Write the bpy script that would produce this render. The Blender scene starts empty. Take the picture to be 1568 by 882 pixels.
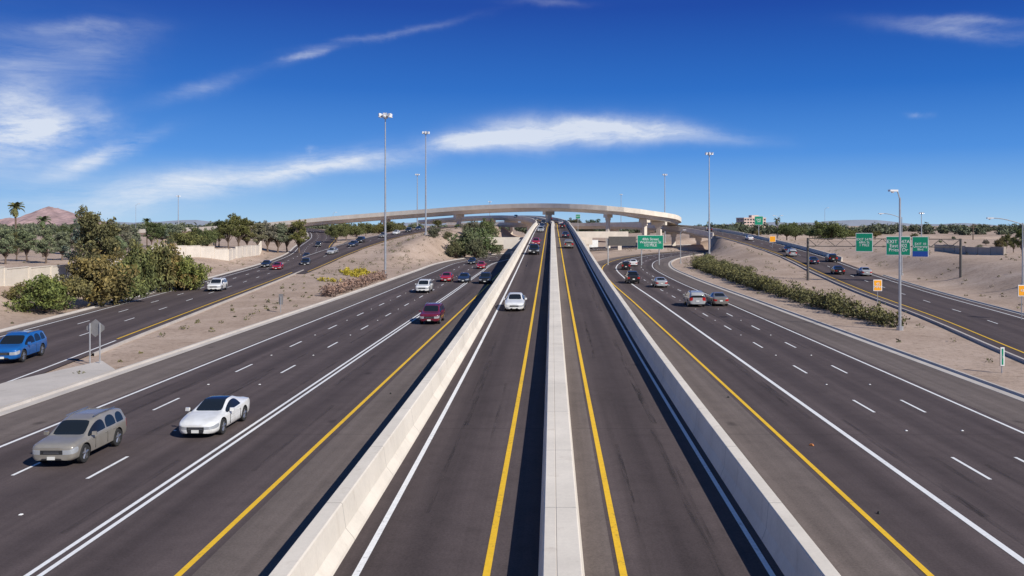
import bpy, bmesh, math, random
import numpy as np
from mathutils import Vector, Matrix
random.seed(7); np.random.seed(7)
R=math.radians
F=1350.0; H=9.0; PX0=845.0; PY0=345.0
SUN_EL=36.0; SUN_AZ=131.0
scene=bpy.context.scene
COL=scene.collection
def PD(px,py,D): return ((px-PX0)/F*D, D, H-(py-PY0)/F*D)

# ------------------------------------------------------------------ materials
def newmat(name):
    m=bpy.data.materials.new(name); m.use_nodes=True
    nt=m.node_tree; b=nt.nodes['Principled BSDF']
    return m,nt,b
def N(nt,t,**k):
    n=nt.nodes.new(t)
    for a,v in k.items(): setattr(n,a,v)
    return n
def L(nt,a,b): nt.links.new(a,b)
def ramp(nt,fac,stops):
    r=N(nt,'ShaderNodeValToRGB'); L(nt,fac,r.inputs[0])
    e=r.color_ramp.elements
    while len(e)<len(stops): e.new(0.5)
    for i,(p,c) in enumerate(stops):
        e[i].position=p; e[i].color=(c[0],c[1],c[2],1)
    return r.outputs[0]
def noise(nt,vec,scale,detail=4,rough=0.55,dist=0):
    n=N(nt,'ShaderNodeTexNoise'); n.inputs['Scale'].default_value=scale
    n.inputs['Detail'].default_value=detail; n.inputs['Roughness'].default_value=rough
    n.inputs['Distortion'].default_value=dist
    if vec is not None: L(nt,vec,n.inputs['Vector'])
    return n.outputs['Fac']
def mapping(nt,vec,scale=(1,1,1),loc=(0,0,0),rot=(0,0,0),vt='POINT'):
    m=N(nt,'ShaderNodeMapping'); m.vector_type=vt
    m.inputs['Scale'].default_value=scale; m.inputs['Location'].default_value=loc; m.inputs['Rotation'].default_value=rot
    L(nt,vec,m.inputs['Vector']); return m.outputs[0]
def mix(nt,fac,a,b,mode='MIX'):
    m=N(nt,'ShaderNodeMix'); m.data_type='RGBA'; m.blend_type=mode
    for s,v in ((m.inputs[0],fac),(m.inputs[6],a),(m.inputs[7],b)):
        if hasattr(v,'is_output'): L(nt,v,s)
        else: s.default_value=v if not isinstance(v,tuple) or len(v)==4 else (*v,1)
    return m.outputs[2]
def math_(nt,op,a,b=None,clamp=False):
    m=N(nt,'ShaderNodeMath'); m.operation=op; m.use_clamp=clamp
    for i,v in enumerate((a,b)):
        if v is None: continue
        if hasattr(v,'is_output'): L(nt,v,m.inputs[i])
        else: m.inputs[i].default_value=v
    return m.outputs[0]
def simple(name,col,rough=0.6,metal=0.0,var=0.12,scale=3.0):
    m,nt,b=newmat(name)
    tc=N(nt,'ShaderNodeTexCoord')
    f=noise(nt,tc.outputs['Object'],scale,5)
    c=ramp(nt,f,[(0.3,tuple(x*(1-var) for x in col)),(0.7,tuple(min(1,x*(1+var)) for x in col))])
    L(nt,c,b.inputs['Base Color']); b.inputs['Roughness'].default_value=rough; b.inputs['Metallic'].default_value=metal
    return m
def asphalt(name,col,crack=True,pitch=None,cen=0,ab=False):
    m,nt,b=newmat(name)
    tc=N(nt,'ShaderNodeTexCoord')
    uv=tc.outputs['UV']; gen=tc.outputs['Object']
    s1=noise(nt,mapping(nt,uv,(0.55,0.012,1)),1.0,4,0.6)
    s2=noise(nt,mapping(nt,uv,(2.2,0.05,1)),1.0,4,0.6)
    big=noise(nt,gen,0.05,4,0.6)
    fine=noise(nt,gen,14,5,0.75)
    mid=noise(nt,gen,1.1,5,0.65)
    c=ramp(nt,s1,[(0.3,tuple(x*0.78 for x in col)),(0.7,tuple(x*1.2 for x in col))])
    c=mix(nt,0.9,c,ramp(nt,s2,[(0.3,(0.80,)*3),(0.72,(1.0,)*3)]),'MULTIPLY')
    c=mix(nt,0.8,c,ramp(nt,big,[(0.35,(0.80,)*3),(0.65,(1.0,)*3)]),'MULTIPLY')
    c=mix(nt,0.9,c,ramp(nt,fine,[(0.3,(0.60,)*3),(0.7,(1.0,)*3)]),'MULTIPLY')
    c=mix(nt,0.8,c,ramp(nt,mid,[(0.3,(0.76,)*3),(0.5,(0.9,)*3),(0.75,(1.0,)*3)]),'MULTIPLY')
    sep=N(nt,'ShaderNodeSeparateXYZ'); L(nt,uv,sep.inputs[0])
    if pitch:  # drip line in the middle of each lane
        u=sep.outputs[0]
        if ab: u=math_(nt,'ABSOLUTE',u)
        cs=math_(nt,'COSINE',math_(nt,'MULTIPLY',math_(nt,'SUBTRACT',u,cen),2*math.pi/pitch))
        cs=math_(nt,'MULTIPLY',math_(nt,'ADD',cs,math_(nt,'MULTIPLY',s2,1.2)),.5)
        c=mix(nt,1.0,c,ramp(nt,cs,[(0.25,(1,1,1)),(.8,(.78,.78,.79))]),'MULTIPLY')
    v=N(nt,'ShaderNodeTexVoronoi'); v.inputs['Scale'].default_value=0.22; L(nt,mapping(nt,uv,(1,0.6,1)),v.inputs['Vector'])
    sp=math_(nt,'ADD',v.outputs['Distance'],math_(nt,'MULTIPLY',mid,0.12))
    c=mix(nt,1.0,c,ramp(nt,sp,[(0.075,(0.6,)*3),(0.13,(1,)*3)]),'MULTIPLY')
    if crack:
        y=math_(nt,'ADD',math_(nt,'DIVIDE',sep.outputs[1],17.0),math_(nt,'MULTIPLY',mid,0.006))
        ln=math_(nt,'LESS_THAN',math_(nt,'FRACT',y),0.0026)
        c=mix(nt,math_(nt,'MULTIPLY',ln,0.55),c,(0.025,0.022,0.022,1))
    L(nt,c,b.inputs['Base Color']); b.inputs['Roughness'].default_value=0.88
    b.inputs['Specular IOR Level'].default_value=0.15
    bp=N(nt,'ShaderNodeBump'); bp.inputs['Strength'].default_value=0.35; bp.inputs['Distance'].default_value=0.02
    L(nt,fine,bp.inputs['Height']); L(nt,bp.outputs[0],b.inputs['Normal'])
    return m
def concrete(name,col,joint=6.1,stain=.5):
    m,nt,b=newmat(name)
    tc=N(nt,'ShaderNodeTexCoord'); gen=tc.outputs['Object']; uv=tc.outputs['UV']
    n1=noise(nt,gen,0.35,6,0.6); n2=noise(nt,gen,9,5,0.7); n3=noise(nt,mapping(nt,gen,(1,1,0.2)),.9,5,0.7)
    c=ramp(nt,n1,[(0.3,tuple(x*0.86 for x in col)),(0.7,tuple(min(1,x*1.08) for x in col))])
    c=mix(nt,0.6,c,ramp(nt,n2,[(0.3,(0.84,)*3),(0.7,(1.0,)*3)]),'MULTIPLY')
    c=mix(nt,stain,c,ramp(nt,n3,[(0.3,(0.70,0.66,0.62)),(0.42,(1.0,)*3)]),'MULTIPLY')
    if joint:
        sep=N(nt,'ShaderNodeSeparateXYZ'); L(nt,uv,sep.inputs[0])
        fr=math_(nt,'FRACT',math_(nt,'DIVIDE',sep.outputs[1],joint))
        ln=math_(nt,'LESS_THAN',fr,0.005)
        c=mix(nt,math_(nt,'MULTIPLY',ln,0.6),c,(0.08,0.07,0.06,1))
    L(nt,c,b.inputs['Base Color']); b.inputs['Roughness'].default_value=0.9
    bp=N(nt,'ShaderNodeBump'); bp.inputs['Strength'].default_value=0.2; bp.inputs['Distance'].default_value=0.02
    L(nt,n2,bp.inputs['Height']); L(nt,bp.outputs[0],b.inputs['Normal'])
    return m
def paintline(name,col):
    m,nt,b=newmat(name)
    tc=N(nt,'ShaderNodeTexCoord'); gen=tc.outputs['Object']
    n1=noise(nt,gen,6,6,0.75); n2=noise(nt,gen,0.4,3,0.6)
    f=math_(nt,'ADD',math_(nt,'MULTIPLY',n1,0.7),math_(nt,'MULTIPLY',n2,0.3))
    c=ramp(nt,f,[(0.34,tuple(x*0.4+0.03 for x in col)),(0.44,tuple(x*0.88 for x in col)),(0.6,col)])
    L(nt,c,b.inputs['Base Color']); b.inputs['Roughness'].default_value=0.7
    return m
def gravel():
    m,nt,b=newmat('gravel_ground')
    tc=N(nt,'ShaderNodeTexCoord'); g=tc.outputs['Object']
    n0=noise(nt,g,0.018,5,0.6); n1=noise(nt,g,0.16,6,0.65); n2=noise(nt,g,2.2,6,0.75); n3=noise(nt,g,0.6,6,0.7,0.6)
    c=ramp(nt,n1,[(0.3,(0.43,0.325,0.255)),(0.55,(0.53,0.41,0.33)),(0.75,(0.61,0.49,0.405))])
    c=mix(nt,0.7,c,ramp(nt,n0,[(0.35,(0.78,0.76,0.74)),(0.65,(1.0,)*3)]),'MULTIPLY')
    c=mix(nt,1.0,c,ramp(nt,n2,[(0.28,(0.50,0.48,0.45)),(0.48,(0.90,)*3),(0.75,(1.0,)*3)]),'MULTIPLY')
    c=mix(nt,0.8,c,ramp(nt,n3,[(0.30,(0.58,0.56,0.52)),(0.42,(1.0,)*3)]),'MULTIPLY')
    L(nt,c,b.inputs['Base Color']); b.inputs['Roughness'].default_value=0.95
    b.inputs['Specular IOR Level'].default_value=0.1
    bp=N(nt,'ShaderNodeBump'); bp.inputs['Strength'].default_value=0.6; bp.inputs['Distance'].default_value=0.12
    L(nt,n2,bp.inputs['Height']); L(nt,bp.outputs[0],b.inputs['Normal'])
    return m
def leafmat():
    m,nt,b=newmat('leaf')
    oi=N(nt,'ShaderNodeObjectInfo'); at=N(nt,'ShaderNodeAttribute'); at.attribute_name='shade'
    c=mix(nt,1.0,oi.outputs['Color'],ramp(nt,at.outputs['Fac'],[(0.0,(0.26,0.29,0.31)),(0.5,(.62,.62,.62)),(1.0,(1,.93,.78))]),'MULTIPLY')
    L(nt,c,b.inputs['Base Color']); b.inputs['Roughness'].default_value=0.65
    b.inputs['Specular IOR Level'].default_value=0.2
    return m
AC=(0.158,0.124,0.121)
M_ASPL=asphalt('asphalt_left',AC,True,3.1,-4.7)
M_ASPR=asphalt('asphalt_right',AC,True,2.7,-1.15)
M_ASPH=asphalt('asphalt',AC,True,3.4,-.2)
M_ASPHD=asphalt('asphalt_deck',(0.146,0.115,0.112),True,3.6,3.5,True)
M_SHLD=asphalt('asphalt_shoulder',(0.235,0.192,0.172))
M_CONC=concrete('barrier_concrete',(0.76,0.69,0.59),6.1,.5)
M_CONCB=concrete('bridge_concrete',(0.80,0.72,0.61),0,.3)
M_KERB=concrete('kerb_concrete',(0.55,0.50,0.45),3.0)
M_WHITE=paintline('white_paint',(0.85,0.85,0.84))
M_YEL=paintline('yellow_paint',(0.88,0.53,0.02))
M_GRAV=gravel()
M_LEAF=leafmat()
M_BARK=simple('bark',(0.14,0.10,0.075),0.9,0,0.3,6)
M_STEEL=simple('galvanised_steel',(0.48,0.49,0.50),0.45,0.6)
M_DSTEEL=simple('weathered_steel',(0.12,0.11,0.10),0.6,0.3)
M_LAMP=simple('lamp_housing',(0.72,0.72,0.72),0.4,0.2)

# ------------------------------------------------------------------ mesh builder
class MB:
    def __init__(s): s.v=[];s.f=[];s.m=[];s.uv=[]
    def add(s,vs,fs,mi=0,uvs=None):
        o=len(s.v); s.v+= [tuple(v) for v in vs]
        s.f+=[tuple(i+o for i in f) for f in fs]
        if isinstance(mi,int): s.m+=[mi]*len(fs)
        else: s.m+=list(mi)
        s.uv+= uvs if uvs else [(0.3,0.3)]*len(vs)
    def box(s,c,d,mi=0,rz=0.0,top=1.0):
        x,y,z=d[0]/2,d[1]/2,d[2]/2; vs=[]
        for k,zz in ((1,-z),(top,z)):
            for a,b_ in ((-x,-y),(x,-y),(x,y),(-x,y)):
                a2,b2=a*k,b_*k
                vs.append((c[0]+a2*math.cos(rz)-b2*math.sin(rz),c[1]+a2*math.sin(rz)+b2*math.cos(rz),c[2]+zz))
        s.add(vs,[(0,3,2,1),(4,5,6,7),(0,1,5,4),(1,2,6,5),(2,3,7,6),(3,0,4,7)],mi)
    def cyl(s,p0,p1,r0,r1,n=8,mi=0,cap=True):
        p0=Vector(p0);p1=Vector(p1); d=(p1-p0)
        if d.length<1e-6: return
        d.normalize(); a=d.orthogonal().normalized(); b=d.cross(a)
        vs=[]
        for p,r in ((p0,r0),(p1,r1)):
            for i in range(n):
                t=2*math.pi*i/n; vs.append(p+a*(math.cos(t)*r)+b*(math.sin(t)*r))
        fs=[(i,(i+1)%n,n+(i+1)%n,n+i) for i in range(n)]
        if cap: fs+= [tuple(range(n-1,-1,-1)),tuple(range(n,2*n))]
        s.add(vs,fs,mi)
    def lathe(s,prof,c,n=20,mi=0):
        vs=[];k=len(prof)
        for i in range(n):
            t=2*math.pi*i/n
            for (x,r) in prof: vs.append((c[0]+x,c[1]+r*math.cos(t),c[2]+r*math.sin(t)))
        s.add(vs,[(i*k+q,((i+1)%n)*k+q,((i+1)%n)*k+q+1,i*k+q+1) for i in range(n) for q in range(k-1)],mi)
    def build(s,name,mats,smooth=False,loc=(0,0,0)):
        me=bpy.data.meshes.new(name)
        me.from_pydata(s.v,[],s.f)
        for m in mats: me.materials.append(m)
        me.polygons.foreach_set('material_index',s.m)
        ul=me.uv_layers.new(name='UVMap')
        li=np.zeros(len(me.loops),dtype=np.int32); me.loops.foreach_get('vertex_index',li)
        ul.data.foreach_set('uv',np.array(s.uv,dtype=np.float32)[li].ravel())
        if smooth: me.polygons.foreach_set('use_smooth',[True]*len(me.polygons))
        me.update()
        ob=bpy.data.objects.new(name,me); ob.location=loc; COL.objects.link(ob); return ob
def inst(name,me,loc,rz=0,sc=(1,1,1),color=None):
    ob=bpy.data.objects.new(name,me); ob.location=loc; ob.rotation_euler=(0,0,rz)
    ob.scale=sc if hasattr(sc,'__len__') else (sc,)*3
    if color: ob.color=(*color,1)
    COL.objects.link(ob); return ob

# ------------------------------------------------------------------ paths
class Path:
    def __init__(s,pts,step=2.0):
        P=np.array(pts,float); n=len(P)
        E=np.vstack([2*P[0]-P[1],P,2*P[-1]-P[-2]])
        out=[]
        for i in range(n-1):
            p0,p1,p2,p3=E[i],E[i+1],E[i+2],E[i+3]
            d1=np.linalg.norm(p2-p1); d0=np.linalg.norm(p1-p0); d2=np.linalg.norm(p3-p2)
            m1=((p2-p1)/d1*d0+(p1-p0)/d0*d1)/(d0+d1)*d1
            m2=((p3-p2)/d2*d1+(p2-p1)/d1*d2)/(d1+d2)*d1
            k=max(2,int(d1/step))
            for j in range(k):
                t=j/k; out.append((2*t**3-3*t**2+1)*p1+(t**3-2*t**2+t)*m1+(-2*t**3+3*t**2)*p2+(t**3-t**2)*m2)
        out.append(P[-1]); s.p=np.array(out)
        d=np.diff(s.p,axis=0); s.s=np.concatenate([[0],np.cumsum(np.hypot(d[:,0],d[:,1]))])
        t=np.gradient(s.p[:,:2],axis=0); t/=np.linalg.norm(t,axis=1)[:,None]
        s.t=t; s.n=np.stack([t[:,1],-t[:,0]],1)
    def at(s,q,u=0,dz=0):
        x,y,z=[np.interp(q,s.s,s.p[:,k]) for k in range(3)]
        nx,ny=[np.interp(q,s.s,s.n[:,k]) for k in range(2)]
        return (float(x+nx*u),float(y+ny*u),float(z+dz))
    def dir(s,q): return (float(np.interp(q,s.s,s.t[:,0])),float(np.interp(q,s.s,s.t[:,1])))
    def sy(s,y):
        i=int(np.argmax(s.p[:,1]>=y))
        if i==0: return 0.0 if s.p[0,1]>=y else float(s.s[-1])
        a,b=s.p[i-1,1],s.p[i,1]; return float(s.s[i-1]+(y-a)/(b-a)*(s.s[i]-s.s[i-1]))
def extr(mb,path,prof,s0,s1,mi=0,step=4.0,caps=False):
    n=max(1,int(math.ceil((s1-s0)/step))); k=len(prof); vs=[];uv=[]
    cu=[0]
    for a,b in zip(prof[:-1],prof[1:]): cu.append(cu[-1]+math.hypot(a[0]-b[0],a[1]-b[1]))
    for i in range(n+1):
        q=s0+(s1-s0)*i/n
        for j,(u,z) in enumerate(prof):
            vs.append(path.at(q,u,z)); uv.append((u if k==2 else cu[j],q))
    fs=[(i*k+j,i*k+j+1,i*k+j+k+1,i*k+j+k) for i in range(n) for j in range(k-1)]
    if caps: fs+=[tuple(range(k-1,-1,-1)),tuple(n*k+j for j in range(k))]
    mb.add(vs,fs,mi,uv)
def wall(mb,path,u,dz,zb,s0,s1,mi=0,th=0.3,side=1,step=4.0):
    n=max(1,int((s1-s0)/step)); vs=[];uv=[]
    for i in range(n+1):
        q=s0+(s1-s0)*i/n
        x,y,z=path.at(q,u,dz); x2,y2,_=path.at(q,u+th*side,dz)
        vs+=[(x,y,zb),(x,y,z),(x2,y2,z),(x2,y2,zb)]; uv+=[(0,q),(z-zb,q),(z-zb+th,q),(0,q)]
    fs=[(i*4+j,i*4+j+1,i*4+5+j,i*4+4+j) for i in range(n) for j in range(3)]
    fs+=[(0,3,2,1),(n*4,n*4+1,n*4+2,n*4+3)]
    mb.add(vs,fs,mi,uv)

deck=Path([(0,-30,.05),(0,25,.1),(0,50,.45),(0,80,1.2),(0,120,2.4),(0,160,3.8),(0,200,5.2),(0,250,6.9),(0,300,8.3),(0,350,9.6),(-3,400,11.1),(-9,450,12.5),(-24,520,13.8),(-52,600,14.0),(-100,700,12)])
mainL=Path([(-16.2,-30,0),(-16.2,60,0),(-16.2,120,0),(-16.5,170,0),(-16.4,212,0),(-11.5,250,0),(-1.5,290,0),(14,330,0),(36,366,0),(65,396,0),(110,420,0),(200,445,0)])
mainR=Path([(15.2,-30,0),(15.2,60,0),(15.1,100,0),(15.0,150,0),(16.5,190,0),(21.5,225,0),(31,260,0),(46,293,0),(67,322,0),(100,346,0),(160,370,0),(240,390,0)])
rampA=Path([(-33,-30,0),(-33.6,20,0),(-36.5,50,0),(-39.6,70,0),(-44.2,100,0),(-51.6,150,0.1),(-59.5,200,.3),(-69,250,.8),(-81,300,1.7),(-96,370,4.0),(-114,430,6),(-145,500,7.5),(-190,570,8),(-260,640,8)])
rampB=Path([(-50,160,0.1),(-53,185,0.4),(-54,215,2.0),(-53,240,3.7),(-52,270,5.2),(-50.5,310,6.5),(-49,350,7.6),(-46,400,8.2),(-40,470,8.5),(-38,540,8.5)])
rampR=Path([(31,-30,0),(32,25,0),(37,60,0),(41,82,0),(46.5,120,0.1),(51.5,155,0.6),(57,200,2.0),(59.5,260,4.2),(58.5,320,6.4),(54,380,8.0),(42,430,8.8),(19,470,9.3),(-12,500,9.6),(-60,530,9.8)])
fly=Path([PD(200,352,455),PD(330,347,440),PD(430,340,425),PD(520,331.5,414),PD(650,321.5,398),PD(750,314.5,382),PD(840,312,366),PD(900,313.5,354),PD(955,318,348),PD(1000,325.5,352),PD(1022,332,372),PD(1018,337,400),PD(985,340,430),PD(930,341,455),PD(860,342,475)])
fly.p[:,2]-=1.0

def strip(name_mb,path,u0,u1,dz,y0,y1,mi=0,step=3.0):
    extr(name_mb,path,[(u0,dz),(u1,dz)],path.sy(y0),path.sy(y1) if y1 is not None else path.s[-1],mi,step)
def road(name,path,u0,u1,y0=-29,y1=None,mat=M_ASPH,dz=0.0):
    mb=MB(); strip(mb,path,u0,u1,dz,y0,y1); return mb.build(name,[mat])
road('freeway_road',mainL,-9.8,9.85,mat=M_ASPL)
road('freeway_road',mainR,-8.75,8.8,mat=M_ASPR)
road('ramp_road',rampA,-6,6)
road('ramp_road',rampB,-5,5,161,None,M_ASPH,0.004)
road('ramp_road',rampR,-5,5)
mb=MB(); strip(mb,deck,-5.7,-.33,0,-29,None); strip(mb,deck,.83,6.0,0,-29,None); mb.build('elevated_road',[M_ASPHD])
mb=MB(); extr(mb,fly,[(-5,-.05),(5,-.05)],0,fly.s[-1]); mb.build('flyover_road',[M_ASPHD])
mb=MB()
strip(mb,mainL,-9.8,-6.5,.004,-29,None); strip(mb,mainL,6.95,9.8,.004,-29,None)
strip(mb,mainR,-8.7,-5.8,.004,-29,None); strip(mb,mainR,5.6,8.8,.004,-29,None)
strip(mb,rampA,-6,-5.1,.006,-29,150)
strip(mb,deck,.84,1.62,.005,-29,None)
mb.build('road_shoulder',[M_SHLD])
mw=MB(); my=MB()
def line(mb,path,u,w,y0=-29,y1=None,dz=.009): strip(mb,path,u-w/2,u+w/2,dz,y0,y1,0,3.0)
def dashes(mb,path,u,w,y0,y1,ph,per=11.2,ln=3.0,dz=.009):
    s=path.sy(ph); s1=path.sy(y1) if y1 else path.s[-1]
    while s>path.sy(y0): s-=per
    s+=per
    while s<s1-ln:
        extr(mb,path,[(u-w/2,dz),(u+w/2,dz)],s-ln/2,s+ln/2,0,3); s+=per
line(my,mainL,6.6,.18); line(mw,mainL,3.06,.15); line(mw,mainL,2.72,.15)
dashes(mw,mainL,-.3,.13,-20,None,32.8); dashes(mw,mainL,-3.2,.13,-20,None,33.2); line(mw,mainL,-6.2,.16)
line(my,mainR,-5.5,.18); line(mw,mainR,-2.6,.22); dashes(mw,mainR,.3,.13,-20,None,32.7); dashes(mw,mainR,2.75,.13,-20,None,32.7); line(mw,mainR,5.2,.15)
line(my,deck,-1.67,.19); line(mw,deck,-5.0,.18); line(my,deck,1.83,.19); line(mw,deck,5.62,.15)
line(mw,rampA,5.3,.15,-29,68); line(my,rampA,5.1,.16,69,170); line(my,rampA,5.1,.16,205,None)
line(mw,rampA,-4.7,.15); dashes(mw,rampA,1.4,.12,-20,None,62); dashes(mw,rampA,-2.0,.12,-20,None,60)
line(my,rampB,4.4,.16,168,None,.012); line(mw,rampB,-4.4,.14,206,None,.012); dashes(mw,rampB,0,.12,205,None,210,dz=.012)
line(my,rampR,-4.0,.16); line(mw,rampR,3.9,.15); dashes(mw,rampR,0,.12,0,None,60)
mw.build('road_marking_white',[M_WHITE]); my.build('road_marking_yellow',[M_YEL])
mb=MB()
for path,us in ((mainL,(-.3,-3.2)),(mainR,(.3,2.75))):
    for u in us:
        q=path.sy(33)-5.6-11.2*4
        while q<path.sy(170):
            x,y,z=path.at(q,u,.02); mb.box((x,y,z),(.11,.11,.025),0,0,.6); q+=11.2
mb.build('raised_pavement_markers',[M_WHITE])
# tyre marks
mb=MB(); rs=np.random.RandomState(3)
for path,us,zz in ((deck,(-3.9,-2.4,2.7,4.4),.007),(mainL,(-5.3,-4.1,-2.4,-1.1,.7,1.9,4.1,5.4),.007),(mainR,(-4.7,-3.3,-1.9,-.5,1,2.0,3.4,4.6),.007)):
    for k in range(26):
        u=rs.choice(us)+rs.uniform(-.15,.15); s0=path.sy(rs.uniform(8,140)); ln=rs.uniform(4,22); w_=rs.uniform(.05,.14)
        extr(mb,path,[(u-w_,zz),(u+w_,zz)],s0,s0+ln,0,3)
def skidmat():
    m,nt,b=newmat('tyre_mark'); tc=N(nt,'ShaderNodeTexCoord')
    n=noise(nt,mapping(nt,tc.outputs['UV'],(4,.25,1)),1.0,4,.7)
    b.inputs['Base Color'].default_value=(.035,.03,.03,1); b.inputs['Roughness'].default_value=.85
    L(nt,ramp(nt,n,[(.42,(0,0,0)),(.75,(.5,.5,.5))]),b.inputs['Alpha']); return m
mb.build('tyre_marks',[skidmat()])
# small litter on the pavement
mb=MB()
for x,y in ((-19.5,29.0),(-19.3,29.3),(-6.9,24.6),(-8.6,47),(10.6,36),(10.2,27.5),(9.2,46)):
    mb.box((x,y,.05),(rs.uniform(.08,.28),rs.uniform(.06,.18),.07),int(rs.randint(0,2)),rs.uniform(0,3),.5)
mb.build('road_debris',[simple('debris_dark',(.03,.03,.03),.8),simple('debris_orange',(.55,.2,.06),.7)])
def kerb(path,u,y0,y1,sd,w=.75):
    mb=MB(); a=u;b=u+sd*w
    extr(mb,path,[(a,-.3),(a,.02),(a+sd*(w-.22),.03),(a+sd*(w-.16),.15),(b,.15),(b,-.35)],path.sy(y0),path.sy(y1) if y1 else path.s[-1],0,3)
    mb.build('kerb',[M_KERB])
kerb(mainL,-9.8,-29,None,-1); kerb(mainR,8.8,-29,None,1)
kerb(rampA,-6,-29,None,-1,.5); kerb(rampA,6,60,172,1,.4); kerb(rampR,-5,-29,290,-1,.5); kerb(rampR,5,-29,150,1,.5)

S=deck.s[-1]
mb=MB(); extr(mb,deck,[(-5.55,-.05),(-5.60,.08),(-5.82,.34),(-5.92,1.03),(-5.96,1.06),(-6.37,1.06),(-6.4,1.03),(-6.4,-.6)],1,S,0,3.05,caps=True); mb.build('concrete_barrier',[M_CONC])
mb=MB(); extr(mb,deck,[(5.90,-.05),(5.96,.08),(6.06,.34),(6.12,1.03),(6.15,1.06),(6.5,1.06),(6.53,1.03),(6.53,-.6)],1,S,0,3.05,caps=True); mb.build('concrete_barrier',[M_CONC])
mb=MB(); extr(mb,deck,[(-.36,-.05),(-.33,.1),(-.22,.90),(-.19,.93),(.10,.93),(.105,.915),(.125,.915),(.13,.93),(.68,.93),(.71,.90),(.82,.1),(.85,-.05)],1,S,0,3.05,caps=True); mb.build('median_barrier',[M_CONC])
YA=206
mb=MB()
wall(mb,deck,-6.36,-.55,-.6,1,deck.sy(YA),0,.4,1); wall(mb,deck,6.46,-.55,-.6,1,deck.sy(YA),0,.4,-1)
mb.box((0.05,YA-.5,2.2),(12.6,1.0,5.6)); mb.build('retaining_wall',[M_CONC])
mb=MB(); extr(mb,deck,[(-6.3,-.1),(-6.3,-.62),(-5.2,-.75),(-4.6,-1.9),(4.7,-1.9),(5.3,-.75),(6.4,-.62),(6.4,-.1),(-6.3,-.1)],deck.sy(YA-1),S,0,6,caps=True)
def pierat(mb,path,y=None,s=None,w=1.6,drop=1.9,cap=8.0,zb=-.5,u=0):
    q=path.sy(y) if s is None else s
    x,yy,z=path.at(q,u,-drop); d=path.dir(q); a=math.atan2(d[1],d[0])-math.pi/2
    mb.box((x,yy,z-.7),(cap,1.5,1.38),0,a)
    mb.box((x,yy,z-1.9),(w*1.5,1.3,1.1),0,a)
    mb.box((x,yy,(z-1.3+zb)/2),(w,1.25,z-1.3-zb),0,a)
for y in (375,420,470,520,570,640): pierat(mb,deck,y)
for y,xl,xr,cl,cr in ((213,-11.6,8.3,-9.3,7.6),(262,-23.5,12,-22.8,10.5),(312,-8,27,-7.4,24)):
    z=np.interp(y,deck.p[:,1],deck.p[:,2])
    mb.box(((xl+xr)/2,y,z-2.1+.9 if y==213 else z-2.9),(xr-xl,2.0,2.2))
    for c in (cl,cr): mb.box((c,y,(z-2.5)/2-.3),(1.3,1.7,z-2.6))
mb.build('elevated_road_bridge',[M_CONCB])
mb=MB(); SF=fly.s[-1]
extr(mb,fly,[(-4.9,0),(-5.0,1.05),(-5.35,1.05),(-5.4,-.8),(-4.5,-1.0),(-3.6,-2.2),(3.6,-2.2),(4.5,-1.0),(5.4,-.8),(5.35,1.05),(5.0,1.05),(4.9,0),(-4.9,0)],0,SF,0,5,caps=True)
X=[845+F*p[0]/p[1] for p in fly.p]
for px in (590,700,838,933,990,1010):
    i=min(range(int(len(X)*.72)),key=lambda k:abs(X[k]-px))
    pierat(mb,fly,s=float(fly.s[i]),w=1.9,drop=2.2,cap=6.4)
mb.build('flyover_bridge',[M_CONCB],False)
mb=MB(); q0=rampR.sy(296); SR=rampR.s[-1]
extr(mb,rampR,[(-4.9,-.02),(-5.0,.95),(-5.3,.95),(-5.35,-.7),(-4.6,-.8),(-4.0,-1.7),(4.0,-1.7),(4.6,-.8),(5.35,-.7),(5.3,.95),(5.0,.95),(4.9,-.02)],q0,SR,0,5,caps=True)
for y in (345,385,420,452,480): pierat(mb,rampR,y,w=1.5,drop=1.7,cap=7)
x,y,z=rampR.at(q0); mb.box((x,y,z-3),(12,1.2,4.6),0,math.atan2(rampR.dir(q0)[1],rampR.dir(q0)[0])-math.pi/2)
mb.build('ramp_bridge',[M_CONCB])
mb=MB(); extr(mb,rampR,[(5.02,-.3),(5.1,.3),(5.2,.85),(5.4,.85),(5.5,-.5)],rampR.sy(185),q0,0,4,caps=True); mb.build('concrete_barrier',[M_CONC])

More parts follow.
